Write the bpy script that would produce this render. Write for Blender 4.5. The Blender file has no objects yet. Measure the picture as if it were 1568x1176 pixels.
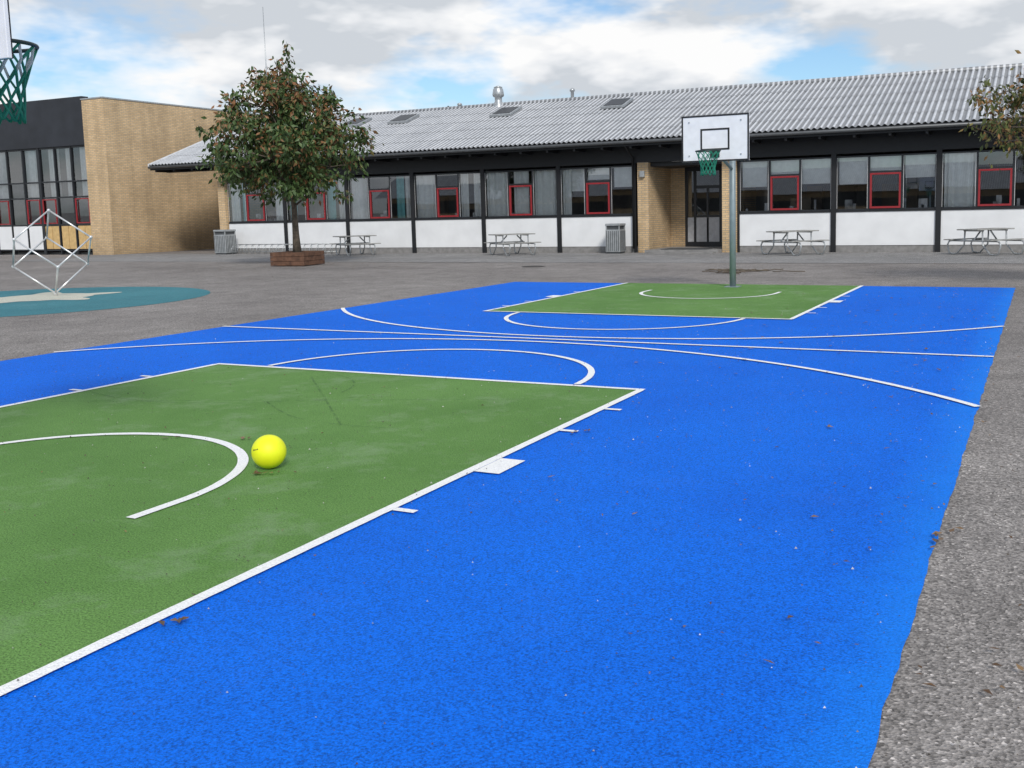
import bpy, bmesh, math, random
from mathutils import Vector, Matrix, noise
random.seed(7)
scene=bpy.context.scene
scene.view_settings.view_transform='Standard'
try: scene.view_settings.look='None'
except Exception: pass
scene.view_settings.exposure=0
COL=scene.collection

# ------------------------------------------------------------ materials
def newmat(name):
    m=bpy.data.materials.new(name);m.use_nodes=True
    nt=m.node_tree;b=nt.nodes['Principled BSDF'];return m,nt,b
def N(nt,t,**k):
    n=nt.nodes.new(t)
    for a,v in k.items():
        if a in n.inputs: n.inputs[a].default_value=v
        else: setattr(n,a,v)
    return n
def ramp(nt,fac,stops):
    r=nt.nodes.new('ShaderNodeValToRGB')
    while len(r.color_ramp.elements)<len(stops): r.color_ramp.elements.new(.5)
    for e,(p,c) in zip(r.color_ramp.elements,stops):
        e.position=p;e.color=(c[0],c[1],c[2],1) if not isinstance(c,(int,float)) else (c,c,c,1)
    nt.links.new(fac,r.inputs[0]);return r.outputs[0]
def mixc(nt,fac,a,b,mode='MIX'):
    m=nt.nodes.new('ShaderNodeMix');m.data_type='RGBA';m.blend_type=mode
    for s,v in ((m.inputs[0],fac),(m.inputs[6],a),(m.inputs[7],b)):
        if hasattr(v,'links'): nt.links.new(v,s)
        elif isinstance(v,(int,float)): s.default_value=v
        else: s.default_value=(v[0],v[1],v[2],1)
    return m.outputs[2]
def coords(nt,scale=(1,1,1)):
    tc=nt.nodes.new('ShaderNodeNewGeometry')
    mp=nt.nodes.new('ShaderNodeMapping');mp.inputs['Scale'].default_value=scale
    nt.links.new(tc.outputs['Position'],mp.inputs[0]);return mp.outputs[0]
def noi(nt,vec,scale,detail=3,rough=.55):
    n=N(nt,'ShaderNodeTexNoise');n.inputs['Scale'].default_value=scale;n.inputs['Detail'].default_value=min(detail,5);n.inputs['Roughness'].default_value=rough
    nt.links.new(vec,n.inputs['Vector']);return n.outputs[0]
def bump(nt,b,h,strength=.3,dist=.01):
    n=nt.nodes.new('ShaderNodeBump');n.inputs['Strength'].default_value=strength;n.inputs['Distance'].default_value=dist
    nt.links.new(h,n.inputs['Height']);nt.links.new(n.outputs[0],b.inputs['Normal'])
def simple(name,c,rough=.6,metal=0,spec=.5,var=.12,vs=6,bs=0):
    m,nt,b=newmat(name);v=coords(nt)
    f=noi(nt,v,vs,2)
    lo=[x*(1-var) for x in c];hi=[min(1,x*(1+var)) for x in c]
    nt.links.new(ramp(nt,f,[(.3,lo),(.7,hi)]),b.inputs['Base Color'])
    b.inputs['Roughness'].default_value=rough;b.inputs['Metallic'].default_value=metal
    b.inputs['Specular IOR Level'].default_value=spec
    if bs: bump(nt,b,noi(nt,v,bs,2),.3,.01)
    return m

def paint(name,lo,hi,edge=None,blot=.35,speck=(.01,.03,.1),grain=1.0,wear=(.56,.75)):
    m,nt,b=newmat(name);v=coords(nt)
    f1=noi(nt,v,.45,2,.6);f2=noi(nt,v,2.2,4,.75);f3=noi(nt,v,115,1,.7)
    c=ramp(nt,f1,[(.3,lo),(.7,hi)])
    c=mixc(nt,.30,c,ramp(nt,f2,[(.32,lo),(.68,hi)]))
    c=mixc(nt,grain,c,ramp(nt,f3,[(.3,.52),(.5,1.0),(.72,1.28)]),'MULTIPLY')
    vo=nt.nodes.new('ShaderNodeTexVoronoi');vo.inputs['Scale'].default_value=38;nt.links.new(v,vo.inputs['Vector'])
    pit=ramp(nt,vo.outputs['Distance'],[(.0,1),(.15,0)])
    pm=ramp(nt,noi(nt,v,9,2),[(.50,0),(.62,grain)])
    mul=nt.nodes.new('ShaderNodeMath');mul.operation='MULTIPLY';nt.links.new(pit,mul.inputs[0]);nt.links.new(pm,mul.inputs[1])
    c=mixc(nt,mul.outputs[0],c,speck)
    du=ramp(nt,noi(nt,v,1.4,5,.75),[(wear[0],0),(wear[1],blot)])
    c=mixc(nt,du,c,[min(1,x*.7+.16) for x in hi])
    if edge:
        s=nt.nodes.new('ShaderNodeSeparateXYZ');nt.links.new(v,s.inputs[0])
        mr=nt.nodes.new('ShaderNodeMapRange');mr.inputs[1].default_value=edge[0];mr.inputs[2].default_value=edge[1];mr.inputs[3].default_value=0;mr.inputs[4].default_value=.42
        ad=nt.nodes.new('ShaderNodeMath');ad.operation='ADD'
        sc=nt.nodes.new('ShaderNodeMath');sc.operation='MULTIPLY';sc.inputs[1].default_value=.45
        nt.links.new(noi(nt,v,2.5,4,.65),sc.inputs[0]);nt.links.new(s.outputs[0],ad.inputs[0]);nt.links.new(sc.outputs[0],ad.inputs[1])
        nt.links.new(ad.outputs[0],mr.inputs[0]);c=mixc(nt,mr.outputs[0],c,edge[2])
    nt.links.new(c,b.inputs['Base Color'])
    b.inputs['Roughness'].default_value=.75;b.inputs['Specular IOR Level'].default_value=.15
    bump(nt,b,noi(nt,v,90,2,.7),.8,.013);return m

M_blue=paint('court_blue_paint',(.0012,.130,.70),(.002,.163,.80),edge=(7.50,7.80,(.012,.27,.93)),blot=.05)
M_green=paint('court_green_paint',(.095,.215,.048),(.150,.30,.080),blot=.55,speck=(.03,.05,.02),wear=(.52,.74))
M_line=paint('white_line_paint',(.88,.89,.88),(.94,.94,.94),blot=.0,speck=(.55,.55,.55),grain=.28)
M_teal=paint('teal_rubber',(.045,.18,.22),(.075,.25,.29),blot=.25,speck=(.02,.03,.03))
M_cream=paint('cream_rubber',(.52,.52,.44),(.64,.63,.54),blot=.2,speck=(.1,.1,.08))

def asphalt(name,lo,hi,big=.35):
    m,nt,b=newmat(name);v=coords(nt)
    c=ramp(nt,noi(nt,v,big,3,.65),[(.3,lo),(.7,hi)])
    c=mixc(nt,1,c,ramp(nt,noi(nt,v,2.2,4,.7),[(.3,.80),(.7,1.15)]),'MULTIPLY')
    vo=nt.nodes.new('ShaderNodeTexVoronoi');vo.inputs['Scale'].default_value=95;nt.links.new(v,vo.inputs['Vector'])
    g=nt.nodes.new('ShaderNodeRGBToBW');nt.links.new(vo.outputs['Color'],g.inputs[0])
    c=mixc(nt,1,c,ramp(nt,g.outputs[0],[(.12,.45),(.5,.95),(.8,1.2),(.93,2.1)]),'MULTIPLY')
    c=mixc(nt,1,c,ramp(nt,noi(nt,v,30,1,.7),[(.3,.74),(.7,1.2)]),'MULTIPLY')
    nt.links.new(c,b.inputs['Base Color']);b.inputs['Roughness'].default_value=.85;b.inputs['Specular IOR Level'].default_value=.25
    bump(nt,b,vo.outputs['Distance'],.6,.010);return m
M_asph=asphalt('asphalt',(.21,.193,.183),(.31,.288,.272))
M_asph2=asphalt('asphalt_light',(.25,.246,.243),(.33,.323,.318))
M_dark_joint=simple('joint_tar',(.08,.08,.08),.9)

def brickmat(name,c1,c2,mortar):
    m,nt,b=newmat(name)
    g=nt.nodes.new('ShaderNodeNewGeometry');s=nt.nodes.new('ShaderNodeSeparateXYZ');nt.links.new(g.outputs['Position'],s.inputs[0])
    a=nt.nodes.new('ShaderNodeMath');a.operation='ADD';nt.links.new(s.outputs[0],a.inputs[0]);nt.links.new(s.outputs[1],a.inputs[1])
    cb=nt.nodes.new('ShaderNodeCombineXYZ');nt.links.new(a.outputs[0],cb.inputs[0]);nt.links.new(s.outputs[2],cb.inputs[1])
    t=nt.nodes.new('ShaderNodeTexBrick');nt.links.new(cb.outputs[0],t.inputs['Vector'])
    t.inputs['Scale'].default_value=1;t.inputs['Brick Width'].default_value=.24;t.inputs['Row Height'].default_value=.077
    t.inputs['Mortar Size'].default_value=.011;t.inputs['Color1'].default_value=(*c1,1);t.inputs['Color2'].default_value=(*c2,1);t.inputs['Mortar'].default_value=(*mortar,1)
    c=mixc(nt,1,t.outputs['Color'],ramp(nt,noi(nt,g.outputs['Position'],.6,4,.6),[(.3,.84),(.7,1.10)]),'MULTIPLY')
    mp=nt.nodes.new('ShaderNodeMapping');mp.inputs['Scale'].default_value=(2.2,2.2,.18);nt.links.new(g.outputs['Position'],mp.inputs[0])
    c=mixc(nt,1,c,ramp(nt,noi(nt,mp.outputs[0],1.2,3,.6),[(.35,.86),(.6,1.03)]),'MULTIPLY')
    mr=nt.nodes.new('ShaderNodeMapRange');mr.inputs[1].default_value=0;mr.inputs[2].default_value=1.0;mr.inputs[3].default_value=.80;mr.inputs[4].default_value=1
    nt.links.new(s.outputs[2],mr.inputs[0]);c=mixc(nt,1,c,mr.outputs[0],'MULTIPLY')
    nt.links.new(c,b.inputs['Base Color']);b.inputs['Roughness'].default_value=.9
    bump(nt,b,t.outputs['Fac'],-.4,.01);return m
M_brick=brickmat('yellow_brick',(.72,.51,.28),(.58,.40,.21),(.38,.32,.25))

def roofmat():
    m,nt,b=newmat('fibre_cement_roof');v=coords(nt,(1.6,.35,.35))
    c=ramp(nt,noi(nt,v,1.2,4,.7),[(.25,(.44,.455,.48)),(.75,(.64,.655,.68))])
    c=mixc(nt,1,c,ramp(nt,noi(nt,coords(nt),6,3,.7),[(.3,.88),(.7,1.1)]),'MULTIPLY')
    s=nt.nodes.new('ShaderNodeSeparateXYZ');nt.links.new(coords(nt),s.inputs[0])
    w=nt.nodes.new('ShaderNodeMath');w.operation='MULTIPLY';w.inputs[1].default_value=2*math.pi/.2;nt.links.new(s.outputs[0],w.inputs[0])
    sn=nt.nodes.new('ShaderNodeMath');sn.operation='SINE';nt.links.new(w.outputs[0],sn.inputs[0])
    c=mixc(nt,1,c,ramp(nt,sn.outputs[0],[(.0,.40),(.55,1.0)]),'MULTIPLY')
    nt.links.new(c,b.inputs['Base Color']);b.inputs['Roughness'].default_value=.40;return m
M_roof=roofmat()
M_black=simple('black_stained_wood',(.010,.011,.013),.55)
M_fasc=simple('dark_felt_fascia',(.022,.025,.032),.6,var=.25,vs=1.2)
M_white=simple('white_facade_panel',(.80,.81,.82),.45,var=.05,vs=1.5)
M_whitetrim=simple('white_trim',(.7,.7,.7),.5)
M_red=simple('red_window_frame',(.30,.020,.026),.45)
M_plinth=simple('concrete_plinth',(.24,.235,.23),.9,var=.2,bs=30)
M_galv=simple('galvanised_steel',(.42,.44,.45),.38,.6,var=.2,vs=12)
M_steel=simple('stainless_steel',(.72,.72,.72),.3,.6)
M_pole=simple('painted_pole',(.24,.30,.32),.45,.2)
M_greytop=simple('weathered_table_top',(.30,.30,.285),.7,var=.2,bs=20)
M_wood=simple('planter_wood',(.12,.06,.036),.8,var=.4,vs=8)
M_soil=simple('soil',(.03,.022,.015),.95,var=.4,vs=20)
M_bark=simple('bark',(.11,.088,.066),.9,var=.4,vs=10,bs=20)
M_ywood=simple('yellow_door_panel',(.62,.42,.18),.6)
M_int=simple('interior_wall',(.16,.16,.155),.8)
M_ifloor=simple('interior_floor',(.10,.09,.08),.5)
M_curt=simple('curtain_white',(.86,.87,.84),.9,var=.07)
M_curt2=simple('curtain_teal',(.25,.60,.60),.9,var=.1)
M_rimm=simple('rim_dark',(.03,.05,.045),.4,.3)
M_net=simple('net_green',(.012,.22,.14),.7)
M_netw=simple('net_white',(.6,.62,.6),.7)
M_board=simple('backboard_white',(.82,.83,.85),.35,var=.05)
M_bblack=simple('backboard_black',(.015,.015,.017),.5)
M_binm=simple('bin_grey',(.36,.38,.39),.45,.3,var=.15)
M_bind=simple('bin_dark',(.07,.075,.08),.6)
M_door=simple('door_frame_dark',(.018,.02,.024),.4)
def skid():
    m,nt,b=newmat('rubber_scuff');b.inputs['Base Color'].default_value=(.02,.04,.03,1);b.inputs['Roughness'].default_value=.9
    v=coords(nt);nt.links.new(ramp(nt,noi(nt,v,9,3,.7),[(.38,.0),(.8,.5)]),b.inputs['Alpha']);return m
M_skid=skid()
def glass(name,tint=.72,base=.10):
    m=bpy.data.materials.new(name);m.use_nodes=True;nt=m.node_tree;nt.nodes.clear()
    o=nt.nodes.new('ShaderNodeOutputMaterial');t=nt.nodes.new('ShaderNodeBsdfTransparent');t.inputs[0].default_value=(tint,tint*1.02,tint*1.03,1)
    g=nt.nodes.new('ShaderNodeBsdfGlossy');g.inputs['Roughness'].default_value=.01;g.inputs[0].default_value=(.9,.93,.96,1)
    f=nt.nodes.new('ShaderNodeFresnel');f.inputs[0].default_value=1.5
    a=nt.nodes.new('ShaderNodeMath');a.operation='ADD';a.inputs[1].default_value=base;a.use_clamp=True;nt.links.new(f.outputs[0],a.inputs[0])
    mx=nt.nodes.new('ShaderNodeMixShader');nt.links.new(a.outputs[0],mx.inputs[0]);nt.links.new(t.outputs[0],mx.inputs[1]);nt.links.new(g.outputs[0],mx.inputs[2]);nt.links.new(mx.outputs[0],o.inputs[0]);return m
M_glass=glass('window_glass',.93,.12)

# ------------------------------------------------------------ mesh helpers
def obj(name,verts,faces,mat,parent=None,smooth=False):
    me=bpy.data.meshes.new(name);me.from_pydata(verts,[],faces);me.update()
    o=bpy.data.objects.new(name,me);COL.objects.link(o)
    if mat: me.materials.append(mat)
    if smooth:
        for p in me.polygons: p.use_smooth=True
    if parent: o.parent=parent
    return o
def empty(name,loc=(0,0,0),rot=0):
    e=bpy.data.objects.new(name,None);e.location=loc;e.rotation_euler[2]=rot;e.empty_display_size=.2;COL.objects.link(e);return e
def boxes(name,L,mat,parent=None,bev=0):
    V=[];F=[]
    for (x0,x1,y0,y1,z0,z1) in L:
        i=len(V);V+= [(x0,y0,z0),(x1,y0,z0),(x1,y1,z0),(x0,y1,z0),(x0,y0,z1),(x1,y0,z1),(x1,y1,z1),(x0,y1,z1)]
        F+=[(i,i+3,i+2,i+1),(i+4,i+5,i+6,i+7),(i,i+1,i+5,i+4),(i+1,i+2,i+6,i+5),(i+2,i+3,i+7,i+6),(i+3,i,i+4,i+7)]
    o=obj(name,V,F,mat,parent)
    if bev:
        md=o.modifiers.new('bevel','BEVEL');md.width=bev;md.segments=2;md.limit_method='ANGLE'
    return o
def tubes(name,paths,r,mat,parent=None,seg=8,closed=False):
    V=[];F=[]
    for pi,P in enumerate(paths):
        P=[Vector(p) for p in P];n=len(P);rr=r[pi] if isinstance(r,list) else [r]*n
        if not hasattr(rr,'__len__'): rr=[rr]*n
        base=len(V);ref=None
        for i,p in enumerate(P):
            if closed: d=P[(i+1)%n]-P[i-1]
            else: d=(P[min(i+1,n-1)]-P[max(i-1,0)])
            if d.length<1e-9: d=Vector((0,0,1))
            d.normalize()
            if ref is None:
                ref=Vector((0,0,1)) if abs(d.z)<.9 else Vector((1,0,0))
            a=ref-d*ref.dot(d)
            if a.length<1e-4: a=d.orthogonal()
            a.normalize();ref=a;b=d.cross(a)
            for k in range(seg):
                t=2*math.pi*k/seg;V.append(tuple(p+(a*math.cos(t)+b*math.sin(t))*rr[i]))
        m=n if closed else n-1
        for i in range(m):
            for k in range(seg):
                j=(i+1)%n
                F.append((base+i*seg+k,base+i*seg+(k+1)%seg,base+j*seg+(k+1)%seg,base+j*seg+k))
        if not closed:
            F.append(tuple(base+k for k in range(seg))[::-1]);F.append(tuple(base+(n-1)*seg+k for k in range(seg)))
    return obj(name,V,F,mat,parent,True)
def ribbon(paths,w,z):
    V=[];F=[]
    for P in paths:
        P=[Vector((p[0],p[1],0)) for p in P];n=len(P);b=len(V)
        for i,p in enumerate(P):
            d=(P[min(i+1,n-1)]-P[max(i-1,0)]).normalized();s=Vector((-d.y,d.x,0))
            j=.003*noise.noise(Vector((p.x*9,p.y*9,1)));k=.003*noise.noise(Vector((p.x*9,p.y*9,5)))
            a=p+s*(w/2+j);c=p-s*(w/2+k);V+=[(a.x,a.y,z),(c.x,c.y,z)]
        for i in range(n-1): F.append((b+2*i+1,b+2*i+3,b+2*i+2,b+2*i))
    return V,F
def line(a,b,step=.08):
    n=max(2,int(math.hypot(b[0]-a[0],b[1]-a[1])/step));return [(a[0]+(b[0]-a[0])*i/n,a[1]+(b[1]-a[1])*i/n) for i in range(n+1)]
def arc(c,r,a0,a1,n=80):
    return [(c[0]+r*math.cos(a0+(a1-a0)*i/n),c[1]+r*math.sin(a0+(a1-a0)*i/n)) for i in range(n+1)]
def sheet(name,poly,z,mat,parent=None):
    return obj(name,[(x,y,z) for x,y in poly],[tuple(range(len(poly)))],mat,parent)
def jagged(pts,amp,step=.06):
    out=[]
    for i in range(len(pts)):
        a=pts[i];b=pts[(i+1)%len(pts)]
        L=line(a,b,step)[:-1];dx,dy=b[0]-a[0],b[1]-a[1];l=math.hypot(dx,dy)
        for p in L:
            k=amp*(noise.noise(Vector((p[0]*3,p[1]*3,2)))+.6*noise.noise(Vector((p[0]*14,p[1]*14,2))))
            out.append((p[0]-dy/l*k,p[1]+dx/l*k))
    return out

# ------------------------------------------------------------ ground
sheet('ground',[(-600,-600),(600,-600),(600,600),(-600,600)],0,M_asph)
pav=empty('pavement')
sheet('apron',jagged([(-31.1,19.2),(22,19.6),(22,25.7),(-31.1,25.7)],.02,.4),.004,M_asph2,pav)
V,F=ribbon([line((-31,19.2),(22,19.6),1.0),line((-20,15.4),(-4.5,16.6),.5)],.035,.008)
obj('joint',V,F,M_dark_joint,pav)

# ------------------------------------------------------------ court
XL,XR,Y0,Y1=-2.741,7.612,-8.2,11.77
D=5.70;KW=4.9;B=4.05
court=empty('basketball_court')
sheet('blue_surface',jagged([(XL,Y0),(XR,Y0),(XR,Y1),(XL,Y1)],.012),.004,M_blue,court)
sheet('green_key_near',[(0,-6.07),(KW,-6.07),(KW,0),(0,0)],.008,M_green,court)
sheet('green_key_far',[(0,D),(KW,D),(KW,Y1),(0,Y1)],.008,M_green,court)
P=[];cx0=KW/2
for s,yf in ((1,0),(-1,D)):
    f=lambda y: yf-s*y
    P.append(line((-.025,f(0)),(KW+.025,f(0))))
    P.append(line((0,f(.026)),(0,f(6.07))));P.append(line((KW,f(.026)),(KW,f(6.07))))
    a0,a1=(0,math.pi) if s==1 else (0,-math.pi)
    A=arc((cx0,f(0)),1.8,a0,a1,90);A=[p for p in A if abs(p[1]-f(0))>.026];P.append(A)
    A=arc((cx0,f(B)),1.26,a0,a1,80);P.append([(cx0+1.26,f(B+.32))]+A+[(cx0-1.26,f(B+.32))])
    h=6.642;tl=math.acos((XR-cx0)/h);tr=math.acos((XL-cx0)/h)
    P.append(arc((cx0,f(B)),h,tl if s==1 else -tl,tr if s==1 else -tr,150))
P.append(line((XL,2.85),(XR,2.85)))
LV,LF=[],[]
for k,pp in enumerate(P):
    v,f_=ribbon([pp],.066,.012+.0004*(k%7));o=len(LV);LV+=v;LF+=[tuple(i+o for i in q) for q in f_]
obj('court_lines',LV,LF,M_line,court)
V=[];F=[]
def quad(x0,x1,y0,y1,z):
    i=len(V);V.extend([(x0,y0,z),(x1,y0,z),(x1,y1,z),(x0,y1,z)]);F.append((i,i+1,i+2,i+3))
for s,yf in ((1,0),(-1,D)):
    for yy,w,l in ((.88,.05,.14),(1.69,.05,.14),(2.73,.34,.18),(3.72,.05,.14)):
        y=yf-s*yy
        quad(KW+.036,KW+.03+l,y-w/2,y+w/2,.013);quad(-.03-l,-.036,y-w/2,y+w/2,.013)
obj('lane_marks',V,F,M_line,court)
SK=[]
for c,r,a0,a1 in [((1.2,-1.4),1.3,.3,2.6),((3.4,-.2),1.9,3.9,4.9),((1.0,.3),2.2,4.3,5.6),((5.4,9.2),.9,0,3.5),((6.4,7.2),.7,1,5.4),((0.9,3.9),.8,0,4.4),((2.6,6.1),1.2,3.3,6.1),((-.8,4.6),.6,0,4)]:
    SK.append([(x+.05*math.sin(i*.15),y) for i,(x,y) in enumerate(arc(c,r,a0,a1,50))])
SK+= [line((.2,-2.2),(4.3,-.7)),line((1.6,-.4),(3.3,-2.1))]
V,F=ribbon(SK,.018,.0175);obj('scuff_marks',V,F,M_skid,court)

# ------------------------------------------------------------ play circle
pc=empty('playground_surface')
R0=3.7;cc=(-10.7,5.3)
sheet('teal_circle',[(cc[0]+R0*math.cos(t*math.pi/48),cc[1]+R0*math.sin(t*math.pi/48)) for t in range(96)],.004,M_teal,pc)
st=[]
for i in range(120):
    t=i/120*2*math.pi;r=1.0+.6*max(0,math.cos(5*t+.6))**1.5
    st.append((-11.0+r*math.cos(t),6.1+r*math.sin(t)))
sheet('cream_splash',st,.008,M_cream,pc)

cube=empty('climbing_cube')
a=1.02;hh=a*math.sqrt(3);rr=a*math.sqrt(2/3);bx,by,bz=-11.1,6.5,.06
view=math.atan2(by+7.95,bx-8.01)
vb=Vector((bx,by,bz));vt=vb+Vector((0,0,hh))
lo=[vb+Vector((rr*math.cos(view+math.pi+t),rr*math.sin(view+math.pi+t),hh/3)) for t in (0.1,2.094+.1,4.189+.1)]
up=[vb+Vector((rr*math.cos(view+t),rr*math.sin(view+t),2*hh/3)) for t in (.1,2.094+.1,4.189+.1)]
E=[(vb,x) for x in lo]+[(vt,x) for x in up]
for l in lo:
    for u in up:
        if abs((l-u).length-a)<.05: E.append((l,u))
tubes('cube_tubes',[[p,q] for p,q in E],.019,M_steel,cube)
tubes('post',[[(bx,by,.0),(bx,by,.10)]],.035,M_steel,cube)
for p in [vb,vt]+lo+up:
    me=bpy.data.meshes.new('joint_ball');bm=bmesh.new();bmesh.ops.create_icosphere(bm,subdivisions=2,radius=.035);bm.to_mesh(me);bm.free();me.materials.append(M_steel)
    o=bpy.data.objects.new('joint_ball',me);o.location=p;o.parent=cube;COL.objects.link(o)

# ------------------------------------------------------------ ball
me=bpy.data.meshes.new('yellow_ball');bm=bmesh.new();bmesh.ops.create_uvsphere(bm,u_segments=48,v_segments=32,radius=.106);bm.to_mesh(me);bm.free()
for p in me.polygons:p.use_smooth=True
ballp=empty('yellow_ball',(3.677,-3.28,.115))
ball=bpy.data.objects.new('ball_skin',me);ball.parent=ballp;COL.objects.link(ball)
m,nt,b=newmat('yellow_rubber');tc=nt.nodes.new('ShaderNodeTexCoord')
nt.links.new(ramp(nt,noi(nt,tc.outputs['Object'],14,4),[(.3,(.80,.84,.010)),(.7,(.88,.92,.014))]),b.inputs['Base Color'])
b.inputs['Roughness'].default_value=.55
bump(nt,b,noi(nt,tc.outputs['Object'],220,2),.2,.002)
me.materials.append(m)
cd=(Vector((8.0,-7.95,1.57))-Vector(ballp.location)).normalized();sd=Vector((0,0,1)).cross(cd).normalized();ud=cd.cross(sd)
V=[];F=[]
def onb(x,y): 
    d=(cd*math.sqrt(max(0,1-x*x-y*y))+sd*x+ud*y);return tuple(d*.1065)
for x0,y0,w,h in [(-.86,.10,.05,.10),(-.79,.12,.04,.08),(-.73,.14,.06,.05),(-.65,.15,.05,.07)]:
    i=len(V);V+=[onb(x0,y0),onb(x0+w,y0+.01),onb(x0+w,y0+h),onb(x0,y0+h)];F.append((i,i+1,i+2,i+3))
obj('printed_mark',V,F,M_bblack,ballp)

# ------------------------------------------------------------ hoops
def hoop(ox,yr,s,polex,poley,gap=.43,cord=.0075):
    h=empty('basketball_hoop')
    yb=yr+s*gap;bz0,bz1=2.43,3.29;hw=.65
    ys=sorted((yb,yb+s*.025));yf=sorted((yb-s*.006,yb-s*.0005))
    boxes('backboard',[(ox-hw,ox+hw,ys[0],ys[1],bz0,bz1)],M_board,h,.004)
    t=.03
    L=[(ox-hw,ox+hw,*yf,bz1-t,bz1),(ox-hw,ox+hw,*yf,bz0,bz0+t),(ox-hw,ox-hw+t,*yf,bz0+t,bz1-t),(ox+hw-t,ox+hw,*yf,bz0+t,bz1-t)]
    t=.032;z0,z1,w=2.64,3.04,.28
    L+=[(ox-w,ox+w,*yf,z1-t,z1),(ox-w,ox+w,*yf,z0,z0+t),(ox-w,ox-w+t,*yf,z0+t,z1-t),(ox+w-t,ox+w,*yf,z0+t,z1-t)]
    boxes('board_markings',L,M_bblack,h)
    boxes('bolts',[(ox+x-.012,ox+x+.012,*sorted((yb-s*.014,yb-s*.0062)),z-.012,z+.012) for x in (-.5,.5) for z in (2.55,3.17)],M_galv,h)
    zr=2.605
    ring=[(ox+.225*math.cos(i*math.pi/20),yr+.225*math.sin(i*math.pi/20),zr) for i in range(40)]
    tubes('rim',[ring],.012,M_rimm,h,closed=True)
    boxes('rim_plate',[(ox-.09,ox+.09,*sorted((yb-s*.016,yb-s*.0065)),zr-.1,zr+.03)],M_rimm,h)
    tubes('rim_braces',[[(ox-.07,yb-s*.015,zr),(ox-.1,yr+s*.2,zr)],[(ox+.07,yb-s*.015,zr),(ox+.1,yr+s*.2,zr)],[(ox,yb-s*.015,zr-.09),(ox,yr+s*.22,zr-.01)]],.009,M_rimm,h)
    n=12;rows=[(zr-.01,.222),(zr-.085,.19),(zr-.165,.16),(zr-.24,.14),(zr-.31,.128),(zr-.38,.125),(zr-.44,.135)]
    G=[]
    rn=random.Random(4)
    jit={}
    for k in range(n):
        for sg in (1,-1):
            pts=[]
            for j,(z,r) in enumerate(rows):
                kk=(2*k+(sg if j%2 else 0))%(2*n)
                if (kk,j) not in jit: jit[(kk,j)]=(rn.uniform(-.05,.05),rn.uniform(-.012,.012),rn.uniform(-.01,.01))
                ja,jr,jz=jit[(kk,j)]
                an=math.pi*kk/n+ja*(j>0);r2=r+jr*(j>0)
                pts.append((ox+r2*math.cos(an),yr+r2*math.sin(an),z+jz*(j>0)))
            G.append(pts)
    tubes('net',G,cord,M_net,h,seg=5)
    tubes('net_cords',[[q for q in g[0:3]] for g in G[::2]],cord*1.04,M_netw if s<0 else M_net,h,seg=5)
    tubes('pole',[[(polex,poley,0),(polex,poley,1.4),(polex,poley,2.98)]],.062,M_pole,h,16)
    boxes('base_plate',[(polex-.14,polex+.14,poley-.14,poley+.14,.010,.022)],M_pole,h)
    ya=yb+s*.026
    tubes('support_arms',[[(polex,poley,2.95),(ox,ya+s*.03,2.95)],[(polex,poley,2.62),(ox,ya+s*.03,2.62)],[(polex,poley,2.3),(ox,ya+s*.03,2.62)]],.032,M_pole,h,10)
    tubes('back_frame',[[(ox-.5,ya+s*.02,2.95),(ox+.5,ya+s*.02,2.95)],[(ox-.5,ya+s*.02,2.62),(ox+.5,ya+s*.02,2.62)],[(ox-.5,ya+s*.02,2.55),(ox-.5,ya+s*.02,3.15)],[(ox+.5,ya+s*.02,2.55),(ox+.5,ya+s*.02,3.15)]],.02,M_galv,h)
    return h
hoop(2.45,9.75,1,2.52,11.1)
hoop(2.45,-4.015,-1,2.40,-5.6,.36,.0085)

# ------------------------------------------------------------ long school wing
W=empty('school_building')
YF=26.0
bays=[-25.1,-21.75,-18.4,-15.1,-11.8,-8.5,-5.3]
baysR=[-1.6,1.7,5.0,8.3,11.6,14.9,18.2]
post=[];panel=[];glassL=[];mull=[];red=[];sill=[];wtrim=[]
rc=random.Random(3)
def bay(x0,x1,idx):
    a=x0+.085;b=x1-.085
    panel.append((a,b,YF-.02,YF+.06,.23,1.33))
    sill.append((a,b,YF-.05,YF+.08,1.335,1.385))
    zt=3.17
    w=(b-a)/3
    glassL.append((a,b,1.39,zt))
    for k in (1,2):
        x=a+w*k;mull.append((x-.03,x+.03,YF-.0,YF+.07,1.39,zt))
    mull.append((a,b,YF+.002,YF+.068,zt-.05,zt)) ;mull.append((a,b,YF+.003,YF+.067,1.386,1.43))
    xm0,xm1=a+w+.035,a+2*w-.035
    mull.append((xm0,xm1,YF-.001,YF+.069,2.60,2.655))
    t=.06
    red.extend([(xm0,xm1,YF-.03,YF+.04,2.53,2.59),(xm0,xm1,YF-.03,YF+.04,1.435,1.50),(xm0,xm0+t,YF-.03,YF+.04,1.501,2.529),(xm1-t,xm1,YF-.03,YF+.04,1.501,2.529)])
    for x in (a+.012,a+w-.052,a+2*w+.04,b-.022):
        wtrim.append((x,x+.012,YF-.004,YF-.001,1.44,zt-.06))
for i in range(len(bays)-1): bay(bays[i],bays[i+1],i)
for i in range(len(baysR)-1): bay(baysR[i],baysR[i+1],i)
for x in bays[1:-1]+baysR[1:]: post.append((x-.083,x+.083,YF-.07,YF+.1,.0,3.25))
post.append((bays[-1]-.16,bays[-1]-.075,YF-.06,YF+.1,0,3.25));post.append((baysR[0]+.02,baysR[0]+.083,YF-.06,YF+.1,0,3.25))
boxes('black_posts',post,M_black,W)
boxes('white_panels',panel,M_white,W)
boxes('sills',sill,M_black,W)
boxes('mullions',mull,M_door,W)
boxes('red_casements',red,M_red,W,.004)
boxes('light_trims',wtrim,M_whitetrim,W)
V=[];F=[]
rg=random.Random(8)
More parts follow.
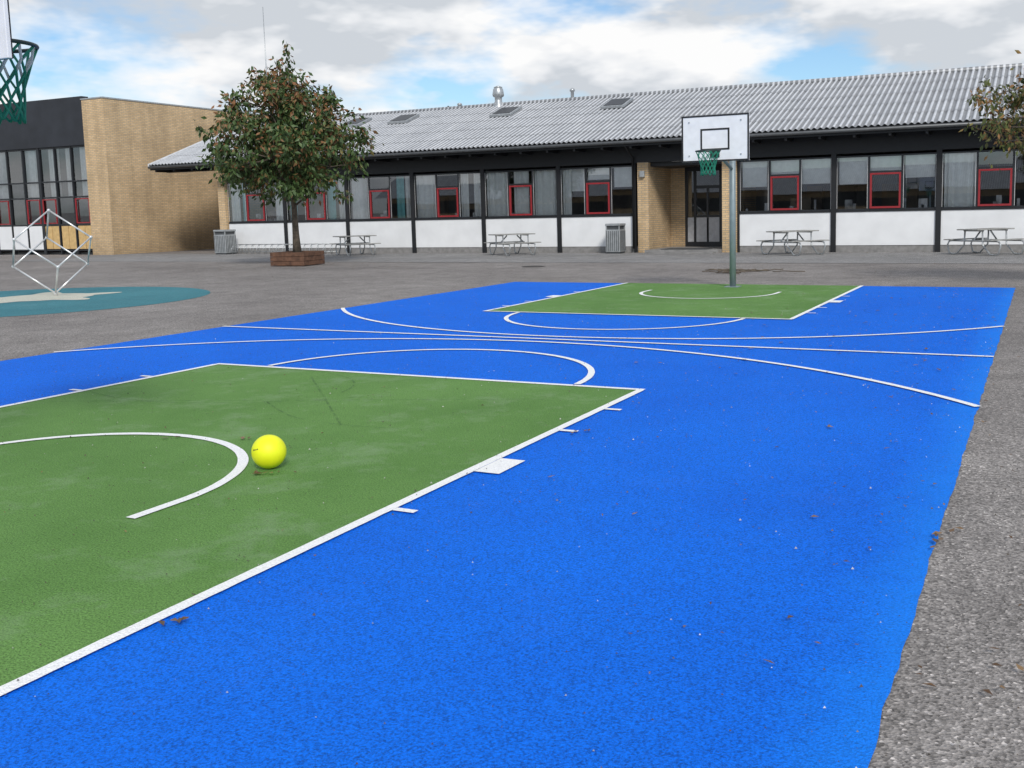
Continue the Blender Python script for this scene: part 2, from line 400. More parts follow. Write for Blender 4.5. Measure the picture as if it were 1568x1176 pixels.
for x0,x1,z0,z1 in glassL:
    w=(x1-x0)/3
    for k in range(3):
        i=len(V);e=[rg.uniform(-.008,.008) for _ in range(2)];X0=x0+w*k;X1=X0+w
        V+=[(X0,YF+.03+e[0],z0),(X1,YF+.03-e[0],z0),(X1,YF+.03-e[0]+e[1],z1),(X0,YF+.03+e[0]+e[1],z1)];F.append((i,i+1,i+2,i+3))
obj('window_glass',V,F,M_glass,W)
boxes('upper_cladding',[(-25.1,18.2,YF-.05,YF+.12,3.251,3.98)],M_black,W)
boxes('plinth',[(-25.1,-5.35,YF+.0,YF+.12,0,.225),(-1.6,18.2,YF+.0,YF+.12,0,.225)],M_plinth,W)
YR=28.3
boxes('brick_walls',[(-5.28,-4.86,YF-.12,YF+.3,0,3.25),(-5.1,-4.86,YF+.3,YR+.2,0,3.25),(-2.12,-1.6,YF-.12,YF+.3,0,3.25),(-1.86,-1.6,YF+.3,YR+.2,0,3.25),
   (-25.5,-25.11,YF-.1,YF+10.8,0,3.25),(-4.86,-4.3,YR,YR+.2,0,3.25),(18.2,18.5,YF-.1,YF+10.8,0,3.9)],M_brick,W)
boxes('entrance_ceiling',[(-4.86,-1.86,YF+.12,YR+.2,3.1,3.25)],M_black,W)
door=[(-4.3,-4.2,YR,YR+.08,0,3.1),(-3.95,-3.86,YR,YR+.08,0,3.1),(-2.95,-2.86,YR,YR+.08,0,3.1),(-1.95,-1.86,YR,YR+.08,0,3.1),
      (-4.2,-3.95,YR,YR+.08,2.95,3.1),(-3.86,-2.95,YR,YR+.08,2.95,3.1),(-2.86,-1.95,YR,YR+.08,2.95,3.1),
      (-4.2,-3.95,YR,YR+.08,.12,.3),(-3.86,-2.95,YR,YR+.08,.12,.3),(-2.86,-1.95,YR,YR+.08,.12,.3),
      (-3.86,-2.95,YR,YR+.08,2.3,2.42),(-2.86,-1.95,YR,YR+.08,2.3,2.42),(-3.86,-2.95,YR,YR+.08,1.22,1.30),(-2.86,-1.95,YR,YR+.08,1.22,1.30),
      (-3.45,-3.37,YR,YR+.08,1.30,2.3)]
boxes('entrance_door_frames',door,M_door,W)
boxes('entrance_door_panels',[(-3.86,-3.45,YR+.02,YR+.06,.3,1.22),(-3.37,-2.95,YR+.02,YR+.06,.3,1.22),(-4.2,-3.95,YR+.02,YR+.06,.3,1.22),(-2.86,-1.95,YR+.02,YR+.06,.3,1.22)],simple('door_panel_grey',(.55,.56,.58),.5),W)
obj('entrance_glass',[(-4.3,YR+.05,1.2),(-1.86,YR+.05,1.2),(-1.86,YR+.05,3.0),(-4.3,YR+.05,3.0)],[(0,1,2,3)],M_glass,W)
boxes('entrance_steps',[(-4.85,-2.13,YF-.6,YR-.01,.005,.12),(-4.7,-2.2,YF-.95,YF-.6,.005,.06)],M_plinth,W)
boxes('door_mat',[(-4.3,-2.6,YF-.45,YF+.6,.121,.14)],M_bind,W)
boxes('entrance_inner_room',[(-5.0,-1.7,31,31.1,0,3.2),(-5.0,-4.9,YR+.25,31,0,3.2),(-1.75,-1.7,YR+.25,31,0,3.2),(-5,-1.7,YR+.25,31,3.2,3.3)],M_int,W)
boxes('wall_lamp',[(-5.16,-4.98,YF-.24,YF-.12,2.72,2.95)],M_binm,W,.02)
tubes('downpipe',[[(-5.45,25.1,3.86),(-5.45,25.5,3.62),(-5.45,25.86,3.45),(-5.45,25.86,.15)]],.04,M_black,W)
boxes('interior_rooms',[(-25.0,-5.12,30.2,30.3,0,3.4),(-1.59,18.19,30.2,30.3,0,3.4)],M_int,W)
boxes('interior_floor',[(-25.0,-5.12,YF+.12,30.2,.0,.1),(-1.59,18.19,YF+.12,30.2,0,.1)],M_ifloor,W)
boxes('interior_ceiling',[(-25.0,-5.12,YF+.12,30.2,3.26,3.4),(-1.59,18.19,YF+.12,30.2,3.26,3.4)],M_int,W)
boxes('partition_walls',[(x-.05,x+.05,YF+.12,30.2,.1,3.26) for x in (-18.4,-11.8,-8.5,1.7,8.3,14.9)],M_int,W)
fl=[]
for x0,x1 in [(-25,-18.5),(-18.3,-11.9),(-11.7,-8.6),(-8.4,-5.3),(-1.5,1.6),(1.8,8.2),(8.4,14.8)]:
    x=x0+.3
    while x<x1-.6:
        w=rc.uniform(.25,.9);h=rc.uniform(1.45,1.9) if rc.random()<.4 else rc.uniform(1.2,1.45)
        y=rc.uniform(26.5,27.6);fl.append((x,min(x+w,x1-.1),y,y+.4,.1,h));x+=w+rc.uniform(.3,1.2)
    fl.append((x0+rc.uniform(.3,1.5),x0+rc.uniform(1.8,2.6),29.8,30.15,.9,2.3))
boxes('furniture',fl,simple('furniture',(.20,.15,.10),.6,var=.5,vs=1.3),W)
items=[]
for i in range(44):
    x=rc.uniform(-25,-5.6) if rc.random()<.6 else rc.uniform(-1.4,14);items.append((x,x+rc.uniform(.06,.3),26.24,26.34,1.39,1.39+rc.uniform(.08,.4)))
boxes('sill_items',items,simple('sill_items',(.5,.5,.5),.6,var=.7,vs=2.5),W)
def curtain(x0,x1,z0,z1,y):
    n=int((x1-x0)/.02);V=[];F=[]
    for i in range(n+1):
        x=x0+(x1-x0)*i/n;yy=y+.045*math.sin(i*.45+math.sin(i*.13)*2)
        V+=[(x,yy,z0),(x,yy,z1)]
    for i in range(n): F.append((2*i,2*i+2,2*i+3,2*i+1))
    return V,F
def curtains(name,L,mat):
    V=[];F=[]
    for c in L:
        v,f=curtain(*c);o=len(V);V+=v;F+=[tuple(i+o for i in q) for q in f]
    obj(name,V,F,mat,W,True)
cl=[]
def cz(x0,x1): cl.append((x0,x1,1.42,3.14,YF+.14))
for x0,x1 in [(-24.95,-24.4),(-22.4,-21.9),(-18.95,-18.5),(-18.25,-17.5),(-15.55,-15.25),(-15.0,-14.1),(-12.9,-12.55),(-12.3,-11.95),(-11.7,-10.75),(-9.6,-8.65),(-10.5,-9.85),(-8.4,-8.05),(5.15,6.15),(7.6,8.1),(11.7,12.6)]: cz(x0,x1)
curtains('curtains',cl,M_curt)
curtains('teal_curtains',[(-24.3,-23.9,1.42,3.14,YF+.16),(-19.6,-19.1,1.42,3.14,YF+.16),(-16.0,-15.6,1.42,3.14,YF+.16),(-21.6,-21.2,1.42,3.14,YF+.16)],M_curt2)
boxes('roller_blinds',[(-1.45,-.6,YF+.15,YF+.16,2.25,3.16),(.6,1.55,YF+.15,YF+.16,2.3,3.16),(1.85,2.75,YF+.15,YF+.16,2.25,3.16),(-8.35,-7.45,YF+.21,YF+.22,2.3,3.16),(-7.35,-6.4,YF+.15,YF+.16,2.7,3.16),(-6.3,-5.5,YF+.15,YF+.16,2.4,3.16),(3.95,4.85,YF+.15,YF+.16,2.4,3.16),(-.45,.5,YF+.15,YF+.16,2.66,3.16),(2.85,3.85,YF+.15,YF+.16,2.66,3.16)],M_curt,W)

RX0,RX1=-28.6,22.0;EY,EZ,RY,RZ=24.95,3.98,31.0,6.22
def roofpt(t,back=False):
    y=EY+(RY-EY)*t;z=EZ+(RZ-EZ)*t
    if back: y=2*RY-y
    return y,z
per=.2;spw=8;nx=int((RX1-RX0)/per*spw)
V=[];F=[]
for back in (False,True):
    courses=5 if not back else 1
    for c in range(courses):
        t0=c/courses-(.0 if c==0 else .012);t1=(c+1)/courses
        b0=len(V)
        for (t,off) in ((t0,.014),(t1,.0)):
            y,z=roofpt(t,back)
            for i in range(nx+1):
                x=RX0+(RX1-RX0)*i/nx
                V.append((x,y,z+off+.05+.032*math.sin(2*math.pi*x/per)))
        for i in range(nx):
            q=(b0+i,b0+i+1,b0+nx+1+i+1,b0+nx+1+i);F.append(q if not back else q[::-1])
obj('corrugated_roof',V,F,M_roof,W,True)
V=[(RX0,EY+.05,EZ),(RX1,EY+.05,EZ),(RX1,RY,RZ-.02),(RX0,RY,RZ-.02),(RX0,2*RY-EY,EZ),(RX1,2*RY-EY,EZ)]
obj('roof_underside',V,[(0,3,2,1),(3,4,5,2)],M_black,W)
boxes('eave_fascia',[(RX0,RX1,EY+.06,EY+.10,3.80,4.02)],M_black,W)
boxes('rafter_tails',[(x-.04,x+.04,EY+.101,YF-.052,3.72,3.93) for x in [RX0+.3+1.1*i for i in range(46)]],M_black,W)
tubes('gutter',[[(RX0,EY-.02,3.93),(RX1,EY-.02,3.93)]],.06,simple('gutter_grey',(.10,.105,.11),.4,.3),W)
tubes('ridge_cap',[[(RX0,RY,RZ+.05),(RX1,RY,RZ+.05)]],.10,M_roof,W,10)
y0,z0=roofpt(0);y1,z1=roofpt(1);V=[]
for x in (RX0-.06,RX0-.002):
    V+=[(x,y0,z0-.10),(x,y1,z1-.10),(x,y1,z1+.11),(x,y0,z0+.11)]
F=[(0,3,2,1),(4,5,6,7),(0,4,7,3),(3,7,6,2),(1,2,6,5),(0,1,5,4)]
obj('verge_board',V,F,simple('verge_metal',(.7,.71,.72),.4,.1),W)
obj('gable_infill',[(-25.3,26.0,3.25),(-25.3,36.0,3.25),(-25.3,36,4.4),(-25.3,31,6.1),(-25.3,26,4.3)],[(0,1,2,3,4)],M_black,W)
boxes('passage_beams',[(RX0+.05,-25.1,25.9,26.1,3.72,3.96),(RX0+.05,-25.1,30.9,31.1,3.7,3.96)],M_black,W)
tubes('passage_column',[[(-28.3,31,0),(-28.3,31,3.7)]],.06,M_black,W)
boxes('passage_back_wall',[(-31.19,-25.5,36.5,36.7,0,3.9)],M_black,W)
def slopebox(name,x,t,w,l,h,mat,par):
    y,z=roofpt(t);ang=math.atan2(RZ-EZ,RY-EY)
    o=boxes(name,[(-w/2,w/2,-l/2,l/2,0,h)],mat,par,.01);o.location=(x,y,z+.09);o.rotation_euler[0]=ang;return o
for x,t in ((-20.4,.75),(-17.8,.75),(-12.6,.75),(-7.54,.76)):
    slopebox('skylight_frame',x,t,1.0,1.15,.10,M_galv,W);o=slopebox('skylight_glass',x,t,.82,.95,.115,M_door,W)
def lathe(name,x,y,prof,mat,par,seg=20):
    V=[];F=[]
    for r,z in prof:
        for k in range(seg): V.append((x+r*math.cos(2*math.pi*k/seg),y+r*math.sin(2*math.pi*k/seg),z))
    for i in range(len(prof)-1):
        for k in range(seg): F.append((i*seg+k,i*seg+(k+1)%seg,(i+1)*seg+(k+1)%seg,(i+1)*seg+k))
    F.append(tuple((len(prof)-1)*seg+k for k in range(seg)));return obj(name,V,F,mat,par,True)
z=6.1
lathe('roof_vent',-13.8,31,[(.28,z),(.22,z+.25),(.16,z+.32),(.16,z+.5),(.24,z+.55),(.26,z+.62),(.22,z+.85),(.17,z+.92),(.2,z+.94),(.05,z+1.0)],M_galv,W)
lathe('vent_pipe',-10.2,31,[(.07,z),(.07,z+.5),(.11,z+.52),(.11,z+.6),(.02,z+.66)],M_galv,W)
lathe('vent_pipe',-15.8,31,[(.08,z),(.08,z+.28),(.11,z+.3),(.11,z+.36),(.02,z+.4)],M_galv,W)
lathe('vent_pipe',-16.4,31,[(.04,z),(.04,z+.3)],M_door,W)

# ------------------------------------------------------------ brick hall at left
H=empty('brick_building')
bx=-31.2;HY=24.9
boxes('brick_walls',[(bx-1.4,bx,HY,HY+.35,.0,7.2),(bx-.35,bx,HY+.35,46,0,7.2),(-52,bx-.35,45.65,46,0,7.2),(-52,-51.65,HY,45.65,0,7.2)],M_brick,H)
boxes('roof_slab',[(-51.6,bx-.4,HY+.4,45.6,6.95,7.1)],M_fasc,H)
boxes('coping',[(bx-1.43,bx+.03,HY-.03,HY+.37,7.2,7.26),(bx-.37,bx+.03,HY+.37,46.03,7.2,7.26)],M_galv,H)
boxes('dark_fascia',[(-51.6,bx-1.401,HY+.03,HY+.4,5.15,7.38)],M_fasc,H)
gx=[bx-1.4-1.15*i for i in range(14)]
fr=[];rd=[];wp=[];yw=[]
for i,x in enumerate(gx):
    w=.09 if i%3==0 else .035
    fr.append((x-w,x+w*(0 if i==0 else 1),HY+.1,HY+.26,.0,5.149))
for zz in (.22,1.44,2.75,3.5,5.1):
    for i in range(len(gx)-1):
        wl=.035 if (i+1)%3 else .09; wr=.0901 if i%3==0 and i else (.0351 if i else .001)
        fr.append((gx[i+1]+wl+.001,gx[i]-(wr if i else .091),HY+.12,HY+.24,zz-.035,zz+.035))
for i in range(len(gx)-1):
    a0=gx[i+1]+.1;a1=gx[i]-.1
    if i<3:
        yw+=[(a0,(a0+a1)/2-.02,HY+.14,HY+.2,.28,1.38),((a0+a1)/2+.02,a1,HY+.14,HY+.2,.28,1.38)]
    else: wp.append((a0-.03,a1+.03,HY+.13,HY+.2,.26,1.40))
    if i%3!=1:
        t=.05;z0,z1=1.50,2.68;rd+=[(a0,a1,HY+.08,HY+.13,z1-t,z1),(a0,a1,HY+.08,HY+.13,z0,z0+t),(a0,a0+t,HY+.08,HY+.13,z0+t,z1-t),(a1-t,a1,HY+.08,HY+.13,z0+t,z1-t)]
boxes('window_frames',fr,M_door,H);boxes('red_frames',rd,M_red,H);boxes('white_panels',wp,M_white,H);boxes('yellow_panels',yw,M_ywood,H)
V=[];F=[]
for i in range(len(gx)-1):
    for za,zb in ((1.4,2.75),(2.75,3.5),(3.5,5.15)):
        j=len(V);e=[rg.uniform(-.012,.012) for _ in range(2)];V+=[(gx[i+1],HY+.18+e[0],za),(gx[i],HY+.18-e[0],za),(gx[i],HY+.18-e[0]+e[1],zb),(gx[i+1],HY+.18+e[0]+e[1],zb)];F.append((j,j+1,j+2,j+3))
obj('window_glass',V,F,M_glass,H)
boxes('interior',[(-51,bx-.4,33,33.1,0,6.9),(-51,bx-.4,HY+.4,33,0,.1)],M_int,H)
V=[];F=[]
for x0,x1 in [(-33.4,-32.7),(-34.4,-34.0),(-35.6,-34.9),(-37.4,-36.4),(-39.5,-38.8),(-41,-40.4)]:
    v,f=curtain(x0,x1,2.8,5.1,HY+.35);o=len(V);V+=v;F+=[tuple(i+o for i in q) for q in f]
obj('curtains',V,F,M_curt,H,True)

# opposite wing (behind the camera; it is what the windows mirror)
O=empty('opposite_school_wing')
boxes('walls',[(-60,40,-46,-38,0,3.2)],M_brick,O)
boxes('dark_band',[(-60,40,-37.99,-37.9,1.2,2.6)],M_door,O)
obj('roof',[(-61,-36.8,3.2),(41,-36.8,3.2),(41,-42,5.6),(-61,-42,5.6),(41,-47,3.2),(-61,-47,3.2)],[(0,1,2,3),(3,2,4,5)],M_roof,O)
tubes('radio_mast',[[(-29.1,33.5,0),(-29.1,33.5,9),(-29.1,33.5,12.5)]],[[.05,.03,.015]],M_galv,None)

# ------------------------------------------------------------ picnic tables
def table(x,y,rot):
    T=empty('picnic_table',(x,y,.004),rot)
    pl=[]
    for k in range(5): pl.append((-.78,.78,-.385+k*.157,-.385+k*.157+.142,.74,.775))
    for s in (-1,1):
        for k in range(2):
            y0=s*.74-.14+k*.148;pl.append((-.78,.78,y0,y0+.132,.44,.47))
    boxes('planks',pl,M_greytop,T,.006)
    fr=[]
    for sx in (-.5,.5):
        fr.append([(sx,-.9,.41),(sx,-.80,.42),(sx,-.3,.42),(sx,.3,.42),(sx,.80,.42),(sx,.9,.41)])
        fr.append([(sx,-.32,.73),(sx,-.34,.3),(sx,-.62,.03),(sx,-.85,.02)])
        fr.append([(sx,.32,.73),(sx,.34,.3),(sx,.62,.03),(sx,.85,.02)])
        fr.append([(sx,-.9,.42),(sx,-.97,.3),(sx,-.9,.05),(sx,-.7,.02)]);fr.append([(sx,.9,.42),(sx,.97,.3),(sx,.9,.05),(sx,.7,.02)])
        fr.append([(sx,-.36,.725),(sx,.36,.725)])
    fr.append([(-.5,0,.42),(.5,0,.42)]);fr.append([(-.5,0,.42),(-.2,0,.72)]);fr.append([(.5,0,.42),(.2,0,.72)])
    tubes('tube_frame',fr,.024,M_galv,T)
table(-16.8,24.3,math.radians(55));table(-9.65,24.3,math.radians(52));table(.71,24.3,math.radians(54));table(6.5,24.2,math.radians(52))

# ------------------------------------------------------------ litter bins
def bin_(x,y,w,h):
    b=empty('litter_bin',(x,y,.004))
    boxes('body',[(-w/2,w/2,-w/2,w/2,.06,h*.80)],M_binm,b,.015)
    boxes('feet',[(-w/2+.03,w/2-.03,-w/2+.03,w/2-.03,0,.06)],M_bind,b)
    boxes('ribs',[(-w/2+.05+i*(w-.1)/6-.008,-w/2+.05+i*(w-.1)/6+.008,-w/2-.012,-w/2-.001,.1,h*.76) for i in range(7)]+[(w/2+.001,w/2+.012,-w/2+.05+i*(w-.1)/6-.008,-w/2+.05+i*(w-.1)/6+.008,.1,h*.76) for i in range(7)],M_bind,b)
    boxes('throat',[(-w/2+.05,w/2-.05,-w/2+.05,w/2-.05,h*.80,h*.92)],M_bind,b)
    boxes('hood_posts',[(sx*(w/2-.03)-.02,sx*(w/2-.03)+.02,sy*(w/2-.03)-.02,sy*(w/2-.03)+.02,h*.801,h*.92) for sx in (-1,1) for sy in (-1,1)],M_binm,b)
    boxes('hood',[(-w/2-.01,w/2+.01,-w/2-.01,w/2+.01,h*.921,h)],M_binm,b,.02)
bin_(-5.95,25.35,.56,1.08);bin_(-24.55,25.2,.66,1.08)

bk=empty('bicycle_rack')
pp=[[(-24.0,25.45,.42),(-18.6,25.45,.42)],[(-24.0,25.45,.10),(-18.6,25.45,.10)]]
x=-24.0
while x<-18.55:
    pp.append([(x,25.45,.42),(x,25.1,.40),(x,24.95,.2),(x,25.05,.03)]);pp.append([(x+.08,25.45,.42),(x+.08,25.45,.0)]);x+=.36
tubes('rails',pp,.014,M_galv,bk,6)

lathe('manhole_cover',-5.2,17.4,[(.34,.003),(.34,.009),(.30,.0095),(.29,.006),(.01,.006)],simple('cast_iron',(.06,.055,.05),.6,.5),None)
br=[]
rb=random.Random(5)
for k in range(16):
    x=rb.uniform(.1,2.3);y=15.3+rb.uniform(-.45,.7);a=rb.uniform(-.5,.5);P=[]
    for i in range(7):
        P.append((x,y,.018+.03*rb.random()));x+=.14*math.cos(a);y+=.14*math.sin(a);a+=rb.uniform(-.7,.7)
    br.append(P)
tubes('fallen_branch',br,.012,M_bark,None,5)

# ------------------------------------------------------------ trees
def leafmat(name,g1,g2,r1,r2,redbias,zlo=None):
    m,nt,b=newmat(name);g=nt.nodes.new('ShaderNodeNewGeometry')
    c1=ramp(nt,g.outputs['Random Per Island'],[(0,g1),(1,g2)]);c2=ramp(nt,g.outputs['Random Per Island'],[(0,r1),(1,r2)])
    f=noi(nt,g.outputs['Position'],1.3,4,.7)
    ad=nt.nodes.new('ShaderNodeMath');ad.operation='ADD'
    sc=nt.nodes.new('ShaderNodeMath');sc.operation='MULTIPLY';sc.inputs[1].default_value=.30
    nt.links.new(g.outputs['Random Per Island'],sc.inputs[0]);nt.links.new(f,ad.inputs[0]);nt.links.new(sc.outputs[0],ad.inputs[1])
    fac=ad.outputs[0]
    if zlo:
        s=nt.nodes.new('ShaderNodeSeparateXYZ');nt.links.new(g.outputs['Position'],s.inputs[0])
        mr=nt.nodes.new('ShaderNodeMapRange');mr.inputs[1].default_value=zlo[0];mr.inputs[2].default_value=zlo[1];mr.inputs[3].default_value=-.05;mr.inputs[4].default_value=.06
        nt.links.new(s.outputs[2],mr.inputs[0]);a2=nt.nodes.new('ShaderNodeMath');a2.operation='ADD';nt.links.new(fac,a2.inputs[0]);nt.links.new(mr.outputs[0],a2.inputs[1]);fac=a2.outputs[0]
    c=mixc(nt,ramp(nt,fac,[(redbias,0),(redbias+.10,1)]),c1,c2)
    nt.links.new(c,b.inputs['Base Color']);b.inputs['Roughness'].default_value=.5;b.inputs['Specular IOR Level'].default_value=.35
    return m
M_leaf=leafmat('oak_leaves',(.032,.065,.018),(.095,.15,.045),(.11,.050,.024),(.24,.11,.045),.685,(3,6.5))
M_leaf2=leafmat('autumn_leaves',(.07,.09,.022),(.14,.15,.04),(.20,.09,.03),(.27,.14,.05),.66)
def tree(base,cr,ccen,mat,ncl,leaf,seed,trunk_r,per=55,spread=.42,top_t=.4):
    T=empty('tree');rd=random.Random(seed);paths=[];rad=[]
    b=Vector(base)
    top=Vector((ccen[0],ccen[1],ccen[2]+cr[2]*.75))
    P=[];R=[]
    for i in range(9):
        t=i/8;p=b.lerp(top,t);p=Vector((p.x+.07*math.sin(t*7+seed),p.y+.07*math.cos(t*6),b.z+(top.z-b.z)*t));P.append(tuple(p));R.append(trunk_r*(1.25-1.05*t) if i else trunk_r*1.5)
    paths.append(P);rad.append(R)
    trunk=[Vector(p) for p in P]
    cl=[]
    for k in range(ncl):
        while True:
            d=Vector((rd.gauss(0,1),rd.gauss(0,1),rd.gauss(0,1)));d.normalize()
            rr=rd.random()**.42
            bumpf=1+.30*noise.noise(d*1.9+Vector((seed,0,0)))+.20*noise.noise(d*4.5+Vector((0,seed,0)))
            taper=1.0 if d.z<0 else 1-top_t*d.z
            zz=d.z*cr[2]*(1.0 if d.z<0 else 1.22)
            p=Vector((d.x*cr[0]*taper,d.y*cr[1]*taper,zz))*rr*bumpf
            if p.z<-cr[2]*.86: continue
            if noise.noise(p*1.0+Vector((3,seed,1)))<-.27: continue
            break
        cl.append(Vector(ccen)+p)
    limbs=[]
    for k in range(17):
        t=.30+.65*k/17;i=int(t*8);s=trunk[i].lerp(trunk[min(i+1,8)],t*8-i)
        an=k*2.4+rd.uniform(-.3,.3);L=cr[0]*(1.05-.55*t)*rd.uniform(.7,.95);pts=[s];p=s.copy();v=Vector((math.cos(an),math.sin(an),.45+.6*t)).normalized()
        for j in range(6):
            p=p+v*L/6;v=(v+Vector((rd.uniform(-.15,.15),rd.uniform(-.15,.15),rd.uniform(-.05,.15)))).normalized();pts.append(p.copy())
        limbs.append(pts);paths.append([tuple(q) for q in pts]);r0=trunk_r*.5*(1.1-t);rad.append([max(.008,r0*(1-j/7)) for j in range(7)])
    nodes=[q for l in limbs for q in l[2:]]+trunk[4:]
    for c in cl:
        q=min(nodes,key=lambda n:(n-c).length_squared)
        if rd.random()<.8:
            mid=q.lerp(c,.5)+Vector((rd.uniform(-.1,.1),rd.uniform(-.1,.1),rd.uniform(0,.12)))
            paths.append([tuple(q),tuple(mid),tuple(c)]);rad.append([.014,.010,.005])
    shoots=[]
    for k in range(60):
        c=rd.choice(cl);d=(c-Vector(ccen))
        if d.length<cr[0]*.7: continue
        d=(d.normalized()+Vector((0,0,.7))).normalized();e=c+d*rd.uniform(.3,.65);paths.append([tuple(c),tuple(e)]);rad.append([.008,.004])
        shoots+= [c.lerp(e,t) for t in (.5,.75,1)]
    tubes('trunk_and_limbs',paths,rad,M_bark,T,6)
    V=[];F=[]
    def put(p,o,l):
        ax=(o+Vector((rd.uniform(-.5,.5),rd.uniform(-.5,.5),rd.uniform(-1.0,.1)))).normalized()
        sd=ax.cross(Vector((rd.uniform(-1,1),rd.uniform(-1,1),rd.uniform(-1,1))))
        if sd.length<.05: return
        sd.normalize();nn=ax.cross(sd);w=l*.46
        i=len(V);V.extend([tuple(p),tuple(p+ax*l*.45+sd*w*.5+nn*l*.06),tuple(p+ax*l),tuple(p+ax*l*.45-sd*w*.5+nn*l*.06)])
        F.append((i,i+1,i+2,i+3))
    for c in cl:
        cs=spread*rd.uniform(.5,1.1)
        for j in range(int(per*rd.uniform(.5,1.3))):
            o=Vector((rd.gauss(0,.5),rd.gauss(0,.5),rd.gauss(0,.42)))*cs
            put(c+o,o+Vector((0,0,.001)),leaf*rd.uniform(.65,1.3))
    for c in shoots:
        for j in range(8):
            o=Vector((rd.gauss(0,.06),rd.gauss(0,.06),rd.gauss(0,.06)));put(c+o,o+Vector((0,0,.001)),leaf)
    obj('foliage',V,F,mat,T);return T
tree((-13.9,17.5,.4),(2.5,2.4,1.98),(-14.1,17.5,3.95),M_leaf,360,.19,11,.10,per=46,spread=.40,top_t=.40)
tree((9.3,12.3,0),(2.1,1.9,1.1),(9.05,12.3,3.25),M_leaf2,190,.12,4,.09,per=50,spread=.36,top_t=.2)
PL=empty('wooden_planter',(-13.9,17.5,.004),math.radians(8))
L=[]
s=.62
for k in range(3):
    z0=.02+k*.145;z1=z0+.135
    L+=[(-s,s,-s,-s+.06,z0,z1),(-s,s,s-.06,s,z0,z1),(-s,-s+.06,-s+.061,s-.061,z0,z1),(s-.06,s,-s+.061,s-.061,z0,z1)]
boxes('boards',L,M_wood,PL,.006)
boxes('soil',[(-s+.07,s-.07,-s+.07,s-.07,.02,.38)],M_soil,PL)

# ------------------------------------------------------------ fallen leaves + grit
rl=random.Random(21);V=[];F=[]
def fleaf(x,y,l):
    a=rl.uniform(0,6.28);c,s=math.cos(a),math.sin(a);w=l*rl.uniform(.35,.55);i=len(V);z=.0195
    for u,v,h in ((0,0,0),(.35*l,w*.5,rl.uniform(.001,.008)),(l,0,rl.uniform(.0,.010)),(.4*l,-w*.5,rl.uniform(.001,.008))): V.append((x+u*c-v*s,y+u*s+v*c,z+h))
    F.append((i,i+1,i+2,i+3))
for k in range(420): fleaf(rl.uniform(XL,XR),rl.uniform(-6,12),rl.uniform(.010,.028))
for k in range(170): fleaf(rl.gauss(7.2,.8),rl.uniform(-5,14),rl.uniform(.02,.05))
for k in range(80): fleaf(rl.uniform(4,7.6),rl.uniform(1,12),rl.uniform(.05,.09))
for k in range(260): fleaf(rl.uniform(7.6,10.5),rl.uniform(-6,16),rl.uniform(.015,.05))
for k in range(420): fleaf(rl.uniform(-25,12),rl.uniform(12,25.5),rl.uniform(.04,.08))
for k in range(240): fleaf(rl.gauss(-14,2.5),rl.gauss(17,2.0),rl.uniform(.05,.1))
for k in range(160): fleaf(rl.uniform(-25,12),25.6-abs(rl.gauss(0,.25)),rl.uniform(.05,.1))
for x,y in ((4.95,-5.3),(5.0,-5.25),(2.95,-2.75),(2.4,-2.9),(5.05,-1.75),(5.12,-1.7),(3.75,-3.42),(3.72,-3.45),(7.6,-3.2),(7.63,-3.1),(6.7,-1.0)): fleaf(x,y,.07);fleaf(x+.03,y+.02,.05)
obj('fallen_leaves',V,F,leafmat('dead_leaves',(.09,.05,.025),(.18,.10,.05),(.06,.03,.02),(.24,.15,.07),.6))
V=[];F=[]
for k in range(5200):
    if k<4200: x,y=rl.uniform(XL,XR),rl.uniform(-6,11)
    else: x,y=rl.uniform(7.3,9.8),rl.uniform(-6,6)
    s=rl.uniform(.002,.0055) if rl.random()<.95 else .008;i=len(V);z=.016
    for dx,dy in ((1,0),(-.4,.8),(-.6,-.8)): V.append((x+dx*s,y+dy*s*rl.uniform(.6,1.2),z))
    V.append((x,y,z+s*1.2));F+=[(i,i+1,i+3),(i+1,i+2,i+3),(i+2,i,i+3)]
m,nt,b=newmat('grit');g=nt.nodes.new('ShaderNodeNewGeometry')
nt.links.new(ramp(nt,g.outputs['Random Per Island'],[(0,(.03,.025,.02)),(.82,(.08,.06,.04)),(.88,(.35,.34,.32)),(1,(.6,.58,.54))]),b.inputs['Base Color'])
obj('grit',V,F,m)

# ------------------------------------------------------------ world, sun, camera
w=bpy.data.worlds.new('World');scene.world=w;w.use_nodes=True;nt=w.node_tree
bg=nt.nodes['Background'];bg.inputs[1].default_value=.12
sky=nt.nodes.new('ShaderNodeTexSky');sky.sky_type='NISHITA';sky.sun_disc=False
sundir=Vector((.50,-.62,.62)).normalized()
sky.sun_elevation=math.asin(sundir.z);sky.sun_rotation=math.atan2(sundir.x,sundir.y)
sky.air_density=1.0;sky.dust_density=.6;sky.ozone_density=2.0
tc=nt.nodes.new('ShaderNodeTexCoord')
def mpg(loc,sc):
    mp=nt.nodes.new('ShaderNodeMapping');mp.inputs['Scale'].default_value=sc;mp.inputs['Location'].default_value=loc
    nt.links.new(tc.outputs['Generated'],mp.inputs[0]);return mp.outputs[0]
def math2(op,a,b):
    n=nt.nodes.new('ShaderNodeMath');n.operation=op
    for i,v in enumerate((a,b)):
        if hasattr(v,'links'): nt.links.new(v,n.inputs[i])
        else: n.inputs[i].default_value=v
    return n.outputs[0]
n1=noi(nt,mpg((3.3,1.4,.2),(1,1,2.6)),5.0,5,.58)
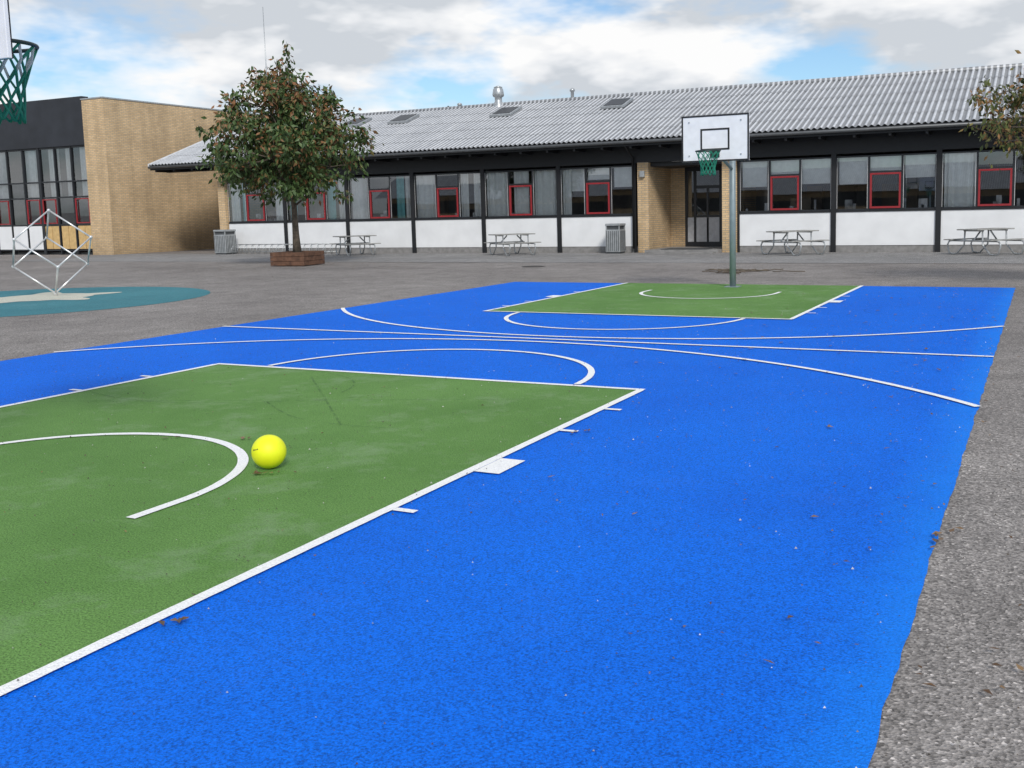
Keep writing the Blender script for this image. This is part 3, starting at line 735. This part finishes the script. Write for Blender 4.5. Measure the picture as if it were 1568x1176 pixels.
# broad distribution of clear patches (-) and cloud banks (+): azimuth from +Y, elevation, radius, amount
bias=None;flat=mpg((0,0,0),(1,1,2.2))
for az,el,r,am in [(-51.5,6.6,.10,-.12),(-33.5,6.6,.10,-.13),(-25.3,10.8,.07,-.11),(-12.5,7.8,.085,-.16),(-20.8,7.2,.12,.17),(-4.5,8.8,.16,.19),(-43,10.8,.17,.17),(-34,11,.15,.13),(-56,12,.12,.14),(-17,12.5,.12,.15),(-29,5.2,.08,.10)]:
    az=math.radians(az);el=math.radians(el);c=Vector((math.cos(el)*math.sin(az),math.cos(el)*math.cos(az),math.sin(el)*2.2))
    d=nt.nodes.new('ShaderNodeVectorMath');d.operation='DISTANCE';nt.links.new(flat,d.inputs[0]);d.inputs[1].default_value=c
    mr=nt.nodes.new('ShaderNodeMapRange');mr.interpolation_type='SMOOTHSTEP';mr.inputs[1].default_value=0;mr.inputs[2].default_value=r*1.35;mr.inputs[3].default_value=am;mr.inputs[4].default_value=0
    nt.links.new(d.outputs['Value'],mr.inputs[0]);bias=mr.outputs[0] if bias is None else math2('ADD',bias,mr.outputs[0])
n1b=math2('ADD',n1,bias)
mask=ramp(nt,n1b,[(.38,0),(.47,.55),(.56,1)])
n2=noi(nt,mpg((3.3,1.4,.29),(1,1,2.6)),5.0,4,.55)
n3=noi(nt,mpg((1.3,4.4,.30),(1,1,2.2)),7,4,.6)
ad=math2('ADD',math2('MULTIPLY',n3,.55),math2('SUBTRACT',n2,n1))
ccol=ramp(nt,ad,[(.16,(1.0,1.0,1.0)),(.27,(.85,.87,.90)),(.38,(.63,.67,.72))])
sc=nt.nodes.new('ShaderNodeVectorMath');sc.operation='SCALE';sc.inputs[3].default_value=8.2;nt.links.new(ccol,sc.inputs[0])
blue=mixc(nt,1,sky.outputs[0],(.85,1.0,1.10),'MULTIPLY')
skyc=mixc(nt,mask,blue,sc.outputs[0])
nt.links.new(skyc,bg.inputs[0])

sl=bpy.data.lights.new('sun','SUN');sl.energy=2.5;sl.angle=math.radians(11);sl.color=(1,.96,.90)
so=bpy.data.objects.new('sun',sl);so.rotation_euler=sundir.to_track_quat('Z','Y').to_euler();COL.objects.link(so)

cam=bpy.data.cameras.new('camera');co=bpy.data.objects.new('camera',cam);COL.objects.link(co)
cam.sensor_width=36;cam.lens=1517.449/1568*36;cam.shift_x=-89.946/1568;cam.shift_y=-86.972/1568
cam.clip_end=2000;cam.clip_start=.05
co.matrix_world=Matrix.Translation((8.012,-7.952,1.571))@Matrix.Rotation(.444,4,'Z')@Matrix.Rotation(1.454,4,'X')@Matrix.Rotation(-.022,4,'Z')
scene.camera=co
